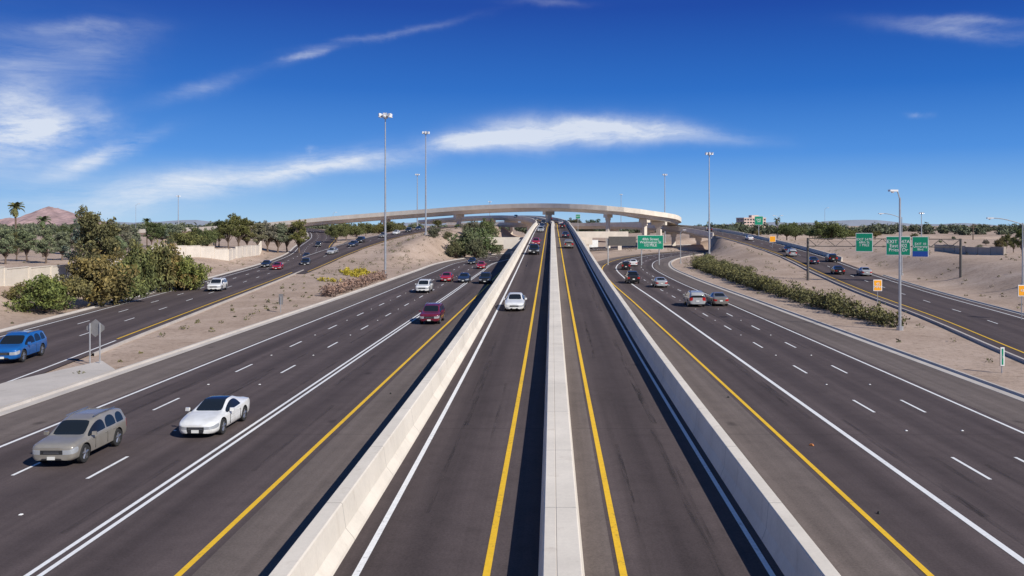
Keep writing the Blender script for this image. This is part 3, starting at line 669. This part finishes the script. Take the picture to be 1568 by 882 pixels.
# ------------------------------------------------------------------ cars
def pm(name,col,rough,metal=0):
    m,nt,b=newmat(name); b.inputs['Base Color'].default_value=(*col,1); b.inputs['Roughness'].default_value=rough; b.inputs['Metallic'].default_value=metal; return m
def car_paint():
    m,nt,b=newmat('car_paint'); oi=N(nt,'ShaderNodeObjectInfo'); tc=N(nt,'ShaderNodeTexCoord')
    dirt=ramp(nt,noise(nt,tc.outputs['Object'],1.7,5,.65),[(.35,(.86,.85,.83)),(.6,(1,1,1))])
    L(nt,mix(nt,1.0,oi.outputs['Color'],dirt,'MULTIPLY'),b.inputs['Base Color'])
    b.inputs['Roughness'].default_value=.35; b.inputs['Metallic'].default_value=.1; b.inputs['Coat Weight'].default_value=.8; b.inputs['Coat Roughness'].default_value=.04
    return m
CM=[car_paint(),pm('car_glass',(0.012,0.015,0.018),.06),pm('black_plastic',(0.025,0.025,0.026),.55),simple('tyre_rubber',(0.022,0.022,0.022),.85),pm('alloy',(0.55,0.56,0.58),.3,.9),
    pm('headlight_lens',(0.72,0.76,0.8),.08,.6),pm('taillight_lens',(0.38,0.012,0.01),.2),pm('licence_plate',(0.7,0.7,0.66),.5)]
KINDS={
'sedan':dict(st=[(2.40,.66,.24,.62,.66,.52,'h'),(2.26,.82,.20,.70,.76,.66,'h'),(2.0,.88,.19,.76,.83,.70,'h'),(1.4,.91,.19,.84,.92,.72,'h'),(.98,.915,.19,.90,.98,.70,'ws'),(.30,.915,.19,.93,1.38,.58,'win'),(-.38,.915,.19,.95,1.46,.59,'pil'),(-.45,.915,.19,.95,1.46,.59,'win'),(-1.15,.915,.19,.97,1.39,.58,'rg'),(-1.70,.905,.20,1.00,1.09,.66,'t'),(-2.15,.88,.22,.99,1.06,.69,'t'),(-2.34,.83,.25,.95,1.01,.66,'t'),(-2.42,.72,.30,.86,.90,.6,'e')],wh=(1.42,-1.38),r=.335),
'coupe':dict(st=[(2.28,.64,.23,.56,.61,.50,'h'),(2.12,.82,.18,.64,.71,.64,'h'),(1.85,.88,.17,.71,.79,.70,'h'),(1.3,.91,.17,.80,.89,.72,'h'),(.86,.92,.17,.86,.94,.70,'ws'),(.02,.92,.17,.91,1.30,.57,'win'),(-.35,.92,.17,.92,1.34,.56,'win'),(-.85,.92,.17,.94,1.31,.54,'rg'),(-1.70,.93,.19,.98,1.06,.62,'t'),(-2.05,.90,.21,.97,1.03,.66,'t'),(-2.2,.84,.25,.92,.98,.62,'t'),(-2.28,.72,.30,.84,.88,.56,'e')],wh=(1.38,-1.30),r=.345,glassroof=True),
'suv':dict(st=[(2.32,.78,.32,.80,.86,.66,'h'),(2.22,.88,.28,.88,.95,.76,'h'),(1.95,.92,.27,.93,1.01,.79,'h'),(1.4,.93,.27,.99,1.07,.79,'h'),(1.12,.935,.26,1.02,1.10,.78,'ws'),(.42,.935,.26,1.04,1.58,.69,'win'),(-.3,.935,.26,1.06,1.69,.70,'pil'),(-.37,.935,.26,1.06,1.69,.70,'win'),(-1.22,.935,.26,1.07,1.68,.70,'pil'),(-1.29,.935,.26,1.07,1.68,.70,'win'),(-1.95,.92,.28,1.08,1.63,.69,'pil'),(-2.14,.91,.30,1.08,1.56,.68,'t'),(-2.30,.88,.34,1.05,1.38,.67,'e')],wh=(1.42,-1.38),r=.385,reargl=True),
'pickup':dict(st=[(2.78,.80,.40,.92,.98,.66,'h'),(2.66,.92,.34,1.02,1.10,.78,'h'),(2.3,.96,.33,1.07,1.15,.82,'h'),(1.7,.97,.32,1.10,1.18,.82,'h'),(1.35,.97,.32,1.11,1.20,.80,'ws'),(.75,.97,.32,1.12,1.74,.69,'win'),(.07,.97,.32,1.13,1.85,.70,'pil'),(0,.97,.32,1.13,1.85,.70,'win'),(-.75,.97,.32,1.14,1.82,.69,'rg'),(-.9,.97,.33,1.16,1.20,.84,'bed'),(-1.7,.97,.34,1.16,1.20,.84,'bed'),(-2.68,.96,.36,1.16,1.20,.84,'bed'),(-2.78,.93,.40,1.14,1.17,.80,'e')],wh=(1.85,-1.7),r=.40),
}
def make_car(kind):
    K=KINDS[kind]; st=K['st']; bm=bmesh.new(); rows=[]
    cl=bm.edges.layers.float.new('crease_edge')
    for (y,w,zb,belt,top,wt,tag) in st:
        tc=min(.06,(top-belt)*.35)
        h=[(0,zb),(.84*w,zb),(.975*w,zb+.09),(w,zb+.50*(belt-zb)),(.992*w,belt-.12*(belt-zb)),(.955*w,belt)]
        p7=(wt,top-tc); p5=h[-1]; h.append((p5[0]+(p7[0]-p5[0])*.88,p5[1]+(p7[1]-p5[1])*.88)); h.append(p7); h.append((wt*.88,top-tc*.3)); h.append((0,top))
        vr=[bm.verts.new((x,y,z)) for x,z in h]; vl=[vr[0]]+[bm.verts.new((-x,y,z)) for x,z in h[1:-1]]+[vr[-1]]
        rows.append((vr,vl,h))
    def f(vs,mi):
        u=[]
        for v in vs:
            if v not in u: u.append(v)
        if len(u)<3: return
        try: fc=bm.faces.new(u); fc.material_index=mi; fc.smooth=True
        except ValueError: pass
    n=len(st)
    for i in range(n-1):
        tag=st[i][6]
        for b in range(9):
            mi=0
            if b==0: mi=2
            if b==1 and 1<i<n-3: mi=2 if kind in('suv','pickup') else 0
            if b==5 and tag in('win','ws'): mi=1
            if b==8 and tag in('ws','rg'): mi=1
            if b==8 and tag=='win' and K.get('glassroof'): mi=1
            if b==8 and tag=='bed': mi=2
            if b==3 and i in (0,1): mi=5
            if b==3 and i>=n-2: mi=6
            if b==3 and i==n-3 and kind in('sedan','coupe'): mi=6
            if K.get('reargl') and b==4 and i==n-2: mi=6
            for k in (0,1):
                A,B=rows[i][k],rows[i+1][k]; f([A[b],A[b+1],B[b+1],B[b]],mi)
    for (ri,fr) in ((0,True),(n-1,False)):
        vr,vl,h=rows[ri]; y=st[ri][0]; cols=[]
        for q,(x,z) in enumerate(h):
            if q in(0,9): cols.append([vr[q]]*5)
            else:
                k=.60; bu=.05 if fr else -.04
                cols.append([vr[q],bm.verts.new((x*k,y+bu*.8,z)),bm.verts.new((0,y+bu,z)),bm.verts.new((-x*k,y+bu*.8,z)),vl[q]])
        for b in range(9):
            for c in range(4):
                mi=0; inner=c in(1,2)
                if fr:
                    if b==3: mi=2 if inner else 5
                    if b==1 and inner: mi=2
                    if b==2 and inner and kind=='coupe': mi=2
                    if b==0: mi=2
                else:
                    if b==3 and not inner: mi=6
                    if b==5 and K.get('reargl'): mi=1
                    if b==4 and K.get('reargl') and not inner: mi=6
                    if b==0: mi=2
                f([cols[b][c],cols[b][c+1],cols[b+1][c+1],cols[b+1][c]],mi)
    bmesh.ops.recalc_face_normals(bm,faces=bm.faces)
    bm.edges.ensure_lookup_table()
    for e in bm.edges:
        ms={x.material_index for x in e.link_faces}
        if len(ms)>1: e[cl]=1.0 if 1 in ms else .9
    for i in range(n-1):
        for k in(0,1):
            for q,c in ((1,.8),(5,.7),(7,.35),(8,.4)):
                e=bm.edges.get((rows[i][k][q],rows[i+1][k][q]))
                if e: e[cl]=max(e[cl],c)
    for i in range(n):
        if st[i][6] in('ws',) or (i>0 and st[i-1][6] in('ws','rg')) or st[i][6]=='rg':
            for k in(0,1):
                e=bm.edges.get((rows[i][k][8],rows[i][k][9]))
                if e: e[cl]=max(e[cl],.6)
    me=bpy.data.meshes.new(kind); bm.to_mesh(me); bm.free()
    for m in CM: me.materials.append(m)
    ob=bpy.data.objects.new('tmp',me); COL.objects.link(ob)
    md=ob.modifiers.new('s','SUBSURF'); md.levels=2; md.render_levels=2
    W=max(s[1] for s in st); r=K['r']; cb=MB()
    for y in K['wh']:
        for sx in (-1,1):
            cb.cyl((sx*(W-.30),y,r+.02),(sx*(W+.3),y,r+.02),r+.055,r+.055,28,2)
    cut=cb.build('cut',CM); cut.data.validate()
    bo=ob.modifiers.new('b','BOOLEAN'); bo.operation='DIFFERENCE'; bo.object=cut; bo.solver='EXACT'
    dg=bpy.context.evaluated_depsgraph_get(); dg.update()
    body=bpy.data.meshes.new_from_object(ob.evaluated_get(dg))
    bpy.data.objects.remove(ob); bpy.data.objects.remove(cut)
    mb=MB()
    for y in K['wh']:
        for sx in (-1,1):
            x0=sx*(W-.125); hw=.11
            mb.lathe([(-hw,r*.62),(-hw,r*.93),(-hw*.75,r),(hw*.75,r),(hw,r*.93),(hw,r*.70),(hw*.8,r*.68)],(x0,y,r),n=28,mi=3)
            xo=x0+sx*hw*.55
            mb.cyl((x0-sx*.06,y,r),(xo-sx*.04,y,r),r*.68,r*.68,20,2)
            for k in range(5):
                a=k*math.pi*2/5+.3; ca,sa=math.cos(a),math.sin(a)
                mb.cyl((xo,y,r),(xo+sx*.02,y+ca*r*.64,r+sa*r*.64),.06,.05,6,4)
            mb.lathe([(-.03,r*.60),(.035,r*.60),(.035,r*.70),(-.03,r*.70),(-.03,r*.60)],(xo,y,r),n=28,mi=4)
            mb.cyl((xo-sx*.02,y,r),(xo+sx*.03,y,r),.085,.06,10,4)
    yf=st[0][0]; yr=st[-1][0]
    c=[s for s in st if s[6]=='ws'][0]; ym=c[0]-.22; zm=c[3]+.10
    for sx in(-1,1):
        mb.box((sx*(c[1]+.09),ym,zm),(.2,.11,.15),0,sx*-.2,.85); mb.box((sx*(c[1]-.02),ym,zm-.05),(.14,.05,.05),2)
    zl=st[-1][2]+.30; mb.box((0,yr-.055,zl+.03),(.34,.02,.16),7)
    mb.box((0,yf+.065,st[0][2]+.10),(.32,.02,.13),7)
    gz=st[0][2]+(st[0][3]-st[0][2])*.68
    for kz in (-.035,.03): mb.box((0,yf+.052,gz+kz),(.62,.015,.014),4)
    for yy in ([.62,-.41,-1.15] if kind in('sedan','suv') else [.60,-.72] if kind=='coupe' else [1.0,0.03,-.82]):
        for sx in(-1,1): mb.box((sx*(W-.012),yy,(st[4][2]+st[4][3])/2+.02),(.03,.014,(st[4][3]-st[4][2])*.60),2)
    for yy in ([-.26,-.98] if kind!='coupe' else [-.56]):
        for sx in(-1,1): mb.box((sx*(W-.004),yy,st[5][3]-.15),(.04,.18,.03),0)
    mb.box((0,0,.32),(W*1.1,abs(yf-yr)*.8,.16),2)
    if kind=='suv':
        for sx in(-1,1): mb.box((sx*.60,-.75,1.70),(.04,1.8,.05),4)
    parts=mb.build('parts',CM)
    bmf=bmesh.new(); bmf.from_mesh(body); bmf.from_mesh(parts.data)
    out=bpy.data.meshes.new(kind+'_body'); bmf.to_mesh(out); bmf.free()
    for m in CM: out.materials.append(m)
    bpy.data.objects.remove(parts)
    out.polygons.foreach_set('use_smooth',[True]*len(out.polygons)); out.set_sharp_from_angle(angle=R(35))
    return out
CARS={k:make_car(k) for k in KINDS}
WHITE=(.85,.85,.83);SILV=(.42,.43,.44);GREY=(.20,.19,.17);BLK=(.015,.015,.017);RED=(.45,.015,.02);MAR=(.16,.01,.03);BLUE=(.01,.12,.40);DBL=(.02,.03,.06);CHAM=(.27,.25,.22)
def car(kind,color,cname,path,x,y,toward=True,sc=1.0):
    q=path.sy(y); px_,py_,pz=path.at(q); d=path.dir(q); n=(d[1],-d[0])
    u=(x-px_)/n[0]
    X,Y,Z=path.at(q,u,.012)
    a=math.atan2(d[1],d[0])-math.pi/2+(math.pi if toward else 0)
    z2=path.at(q+2)[2];z1=path.at(q-2)[2]; p=math.atan2(z2-z1,4)*(-1 if toward else 1)
    ob=inst(cname+'_'+kind,CARS[kind],(X,Y,Z),0,sc,color); ob.rotation_euler=(p,0,a); return ob
def carpx(kind,color,cname,path,px,y,toward=True,sc=1.0): return car(kind,color,cname,path,(px-PX0)/F*y,y,toward,sc)
car('suv',CHAM,'champagne',mainL,-18.5,34.7,True,.90); car('coupe',WHITE,'white',mainL,-15.0,39.3,True,.96)
car('suv',MAR,'maroon',mainL,-11.1,82); car('suv',WHITE,'white',mainL,-17.2,119); car('sedan',RED,'red',mainL,-16.9,142); car('sedan',DBL,'dark',mainL,-13.9,140); car('suv',BLK,'black',mainL,-10.3,137); car('sedan',RED,'red',mainL,-14.7,184)
car('sedan',BLK,'black',mainL,-18.5,205)
car('suv',BLUE,'blue',rampA,-35.9,59.0,True,1.05); carpx('suv',WHITE,'white',rampA,332,121); carpx('sedan',BLK,'black',rampA,409,186); carpx('sedan',RED,'red',rampA,425,176); carpx('suv',BLK,'black',rampA,467,190); carpx('sedan',DBL,'dark',rampA,469,225)
carpx('suv',BLK,'black',rampA,487,300); carpx('sedan',SILV,'silver',rampB,509,216); carpx('sedan',DBL,'dark',rampB,541,236); carpx('suv',BLK,'black',rampB,552,248); carpx('sedan',GREY,'grey',rampB,587,272); carpx('sedan',WHITE,'white',rampB,607,292); carpx('suv',BLK,'black',rampB,626,312); carpx('sedan',DBL,'dark',rampB,641,335)
car('sedan',WHITE,'white',deck,-3.4,82); car('pickup',BLK,'black',deck,-3.2,160); car('sedan',RED,'red',deck,-3.4,190); car('suv',SILV,'silver',deck,-3.2,255)
car('sedan',DBL,'dark',deck,-3.3,300); car('suv',BLK,'black',deck,-3.2,345); car('sedan',GREY,'grey',deck,-7.5,400); car('suv',DBL,'dark',deck,-19,470)
car('suv',GREY,'grey',deck,3.4,178,False); car('sedan',DBL,'dark',deck,3.4,222,False); car('suv',BLK,'black',deck,3.4,290,False); car('sedan',SILV,'silver',deck,3.4,340,False); car('suv',BLK,'black',deck,-1,410,False)
carpx('suv',SILV,'silver',mainR,1063,99,False); carpx('sedan',GREY,'grey',mainR,1098,100,False); carpx('pickup',BLK,'black',mainR,968,138,False); carpx('sedan',SILV,'silver',mainR,1010,129,False); carpx('suv',BLK,'black',mainR,958,180,False); carpx('sedan',WHITE,'white',mainR,970,196,False)
for px,y,k,c,n_ in ((1322,150,'sedan',SILV,'silver'),(1283,153,'sedan',BLK,'black'),(1245,178,'sedan',DBL,'dark'),(1272,184,'suv',BLK,'black'),(1212,200,'suv',SILV,'silver'),(1205,215,'sedan',DBL,'dark'),(1147,268,'sedan',WHITE,'white'),(1085,330,'suv',BLK,'black')):
    carpx(k,c,n_,rampR,px,y,False)
mb=MB(); mb.box((0,-1,2.0),(2.4,6.5,2.7),0); mb.box((0,3.1,1.5),(2.2,1.6,1.9),0,0,.88); mb.box((0,3.93,1.85),(1.9,.05,.7),1); mb.box((0,0,.62),(2.0,7.4,.25),2)
for y in(-2.8,2.9):
    for s in(-1,1): mb.lathe([(-.12,.2),(-.12,.46),(.12,.46),(.12,.2)],(s*.98,y,.48),n=16,mi=3); mb.cyl((s*1.0,y,.48),(s*1.09,y,.48),.22,.22,10,4)
q=mainL.sy(335); tr=mb.build('white_box_truck',[simple('truck_white',(.75,.75,.73),.4)]+CM[1:5]); tr.location=mainL.at(q,-2,.01); d=mainL.dir(q); tr.rotation_euler=(0,0,math.atan2(d[1],d[0])+math.pi/2)

# ------------------------------------------------------------------ world
w=bpy.data.worlds.new('World'); scene.world=w; w.use_nodes=True; nt=w.node_tree; nt.nodes.clear()
out=N(nt,'ShaderNodeOutputWorld'); bg=N(nt,'ShaderNodeBackground'); L(nt,bg.outputs[0],out.inputs[0])
sky=N(nt,'ShaderNodeTexSky'); sky.sky_type='NISHITA'; sky.sun_disc=False; sky.sun_elevation=R(SUN_EL); sky.sun_rotation=R(SUN_AZ)
sky.altitude=400; sky.air_density=1.0; sky.dust_density=.3; sky.ozone_density=1.5
tc=N(nt,'ShaderNodeTexCoord'); nv=N(nt,'ShaderNodeVectorMath'); nv.operation='NORMALIZE'; L(nt,tc.outputs['Generated'],nv.inputs[0])
sp=N(nt,'ShaderNodeSeparateXYZ'); L(nt,nv.outputs[0],sp.inputs[0])
tint=ramp(nt,sp.outputs[2],[(0,(.36,.60,.86)),(.03,(.20,.45,.83)),(.08,(.055,.26,.74)),(.15,(.006,.135,.56)),(.24,(.0,.052,.37)),(.6,(.035,.10,.27))])
tint=mix(nt,1.0,tint,(10,10,10,1),'MULTIPLY')
skyc=mix(nt,.92,sky.outputs[0],tint)
az=math_(nt,'ARCTAN2',sp.outputs[0],sp.outputs[1]); el=math_(nt,'ARCSINE',sp.outputs[2])
cb=N(nt,'ShaderNodeCombineXYZ'); L(nt,az,cb.inputs[0]); L(nt,el,cb.inputs[1]); V=cb.outputs[0]
wn=N(nt,'ShaderNodeTexNoise'); wn.inputs['Scale'].default_value=9; wn.inputs['Detail'].default_value=6; wn.inputs['Roughness'].default_value=.6; L(nt,V,wn.inputs['Vector'])
wv=N(nt,'ShaderNodeVectorMath'); wv.operation='MULTIPLY_ADD'; L(nt,wn.outputs['Color'],wv.inputs[0]); wv.inputs[1].default_value=(.09,.026,0); L(nt,V,wv.inputs[2])
wo=N(nt,'ShaderNodeVectorMath'); wo.operation='SUBTRACT'; L(nt,wv.outputs[0],wo.inputs[0]); wo.inputs[1].default_value=(.045,.013,0); VW=wo.outputs[0]
def azel(px,py):
    a=math.atan((px-PX0)/F); return a,math.atan((PY0-py)/F*math.cos(a))
def blobs(lst):
    tot=None
    for (x0,y0,x1,y1,th,st) in lst:
        a0=azel(x0,y0);a1=azel(x1,y1); c=((a0[0]+a1[0])/2,(a0[1]+a1[1])/2); ln=math.hypot(a1[0]-a0[0],a1[1]-a0[1])/2; ang=math.atan2(a1[1]-a0[1],a1[0]-a0[0])
        m=mapping(nt,VW,(ln,th/F,1),(c[0],c[1],0),(0,0,ang),'TEXTURE')
        l=N(nt,'ShaderNodeVectorMath'); l.operation='DOT_PRODUCT'; L(nt,m,l.inputs[0]); L(nt,m,l.inputs[1])
        e=math_(nt,'MULTIPLY',math_(nt,'EXPONENT',math_(nt,'MULTIPLY',l.outputs['Value'],-1.0)),st)
        tot=e if tot is None else math_(nt,'ADD',tot,e)
    return tot
den=blobs([(670,222,800,213,12,1.1),(740,208,900,203,20,1.2),(860,201,990,201,18,1.1),(930,201,1080,206,13,.6),(1040,208,1180,214,9,.22)])
wis=blobs([(-60,110,60,250,75,1.1),(0,205,130,190,22,1.1),(90,265,230,211,11,1.05),(60,325,330,283,26,.85),(250,285,560,240,17,1.15),(430,258,640,240,11,.95),
 (440,98,520,78,6,.8),(500,72,690,32,5,.30),(240,150,380,115,10,.32),(1370,40,1600,52,9,.42),(1420,30,1568,28,6,.42),(60,90,200,60,32,.28),(130,165,190,200,16,.5),(780,5,880,5,5,.2),(1398,178,1422,178,4,.3),(465,228,478,228,5,.5),(40,45,210,38,8,.3)])
n1=noise(nt,mapping(nt,VW,(7,38,1),(0,0,0),(0,0,-.14)),1.0,10,.68,.5)
n2=noise(nt,mapping(nt,V,(5,24,1),(3,1,0),(0,0,-.45)),1.0,9,.70,.6)
d1=math_(nt,'MULTIPLY',den,ramp(nt,n1,[(.28,(.22,)*3),(.62,(1,)*3)]))
nn=math_(nt,'ADD',math_(nt,'MULTIPLY',n1,.45),math_(nt,'MULTIPLY',n2,.55))
d2=math_(nt,'MULTIPLY',wis,ramp(nt,nn,[(.37,(.03,)*3),(.67,(.95,)*3)]))
al=math_(nt,'MINIMUM',math_(nt,'ADD',d1,d2),.80)
al=math_(nt,'MULTIPLY',al,math_(nt,'GREATER_THAN',sp.outputs[2],0.0))
bgc=mix(nt,al,skyc,(8.2,8.6,9.2,1))
L(nt,bgc,bg.inputs[0]); bg.inputs[1].default_value=.1

sd=bpy.data.lights.new('sun','SUN'); sd.energy=5.0; sd.angle=R(.53); sd.color=(1,.95,.87)
so=bpy.data.objects.new('sun',sd); COL.objects.link(so)
dv=Vector((math.sin(R(SUN_AZ))*math.cos(R(SUN_EL)),math.cos(R(SUN_AZ))*math.cos(R(SUN_EL)),math.sin(R(SUN_EL))))
so.rotation_euler=dv.to_track_quat('Z','Y').to_euler(); so.location=dv*50

cd=bpy.data.cameras.new('camera'); cam=bpy.data.objects.new('camera',cd); COL.objects.link(cam); scene.camera=cam
cam.location=(0,0,H); cam.rotation_euler=(math.pi/2,0,0); cd.sensor_width=36; cd.lens=36*F/1568
cd.shift_x=-(PX0-784)/1568; cd.shift_y=-(441-PY0)/1568; cd.clip_start=.1; cd.clip_end=20000
scene.view_settings.view_transform='Standard'; scene.view_settings.look='None'; scene.view_settings.exposure=0
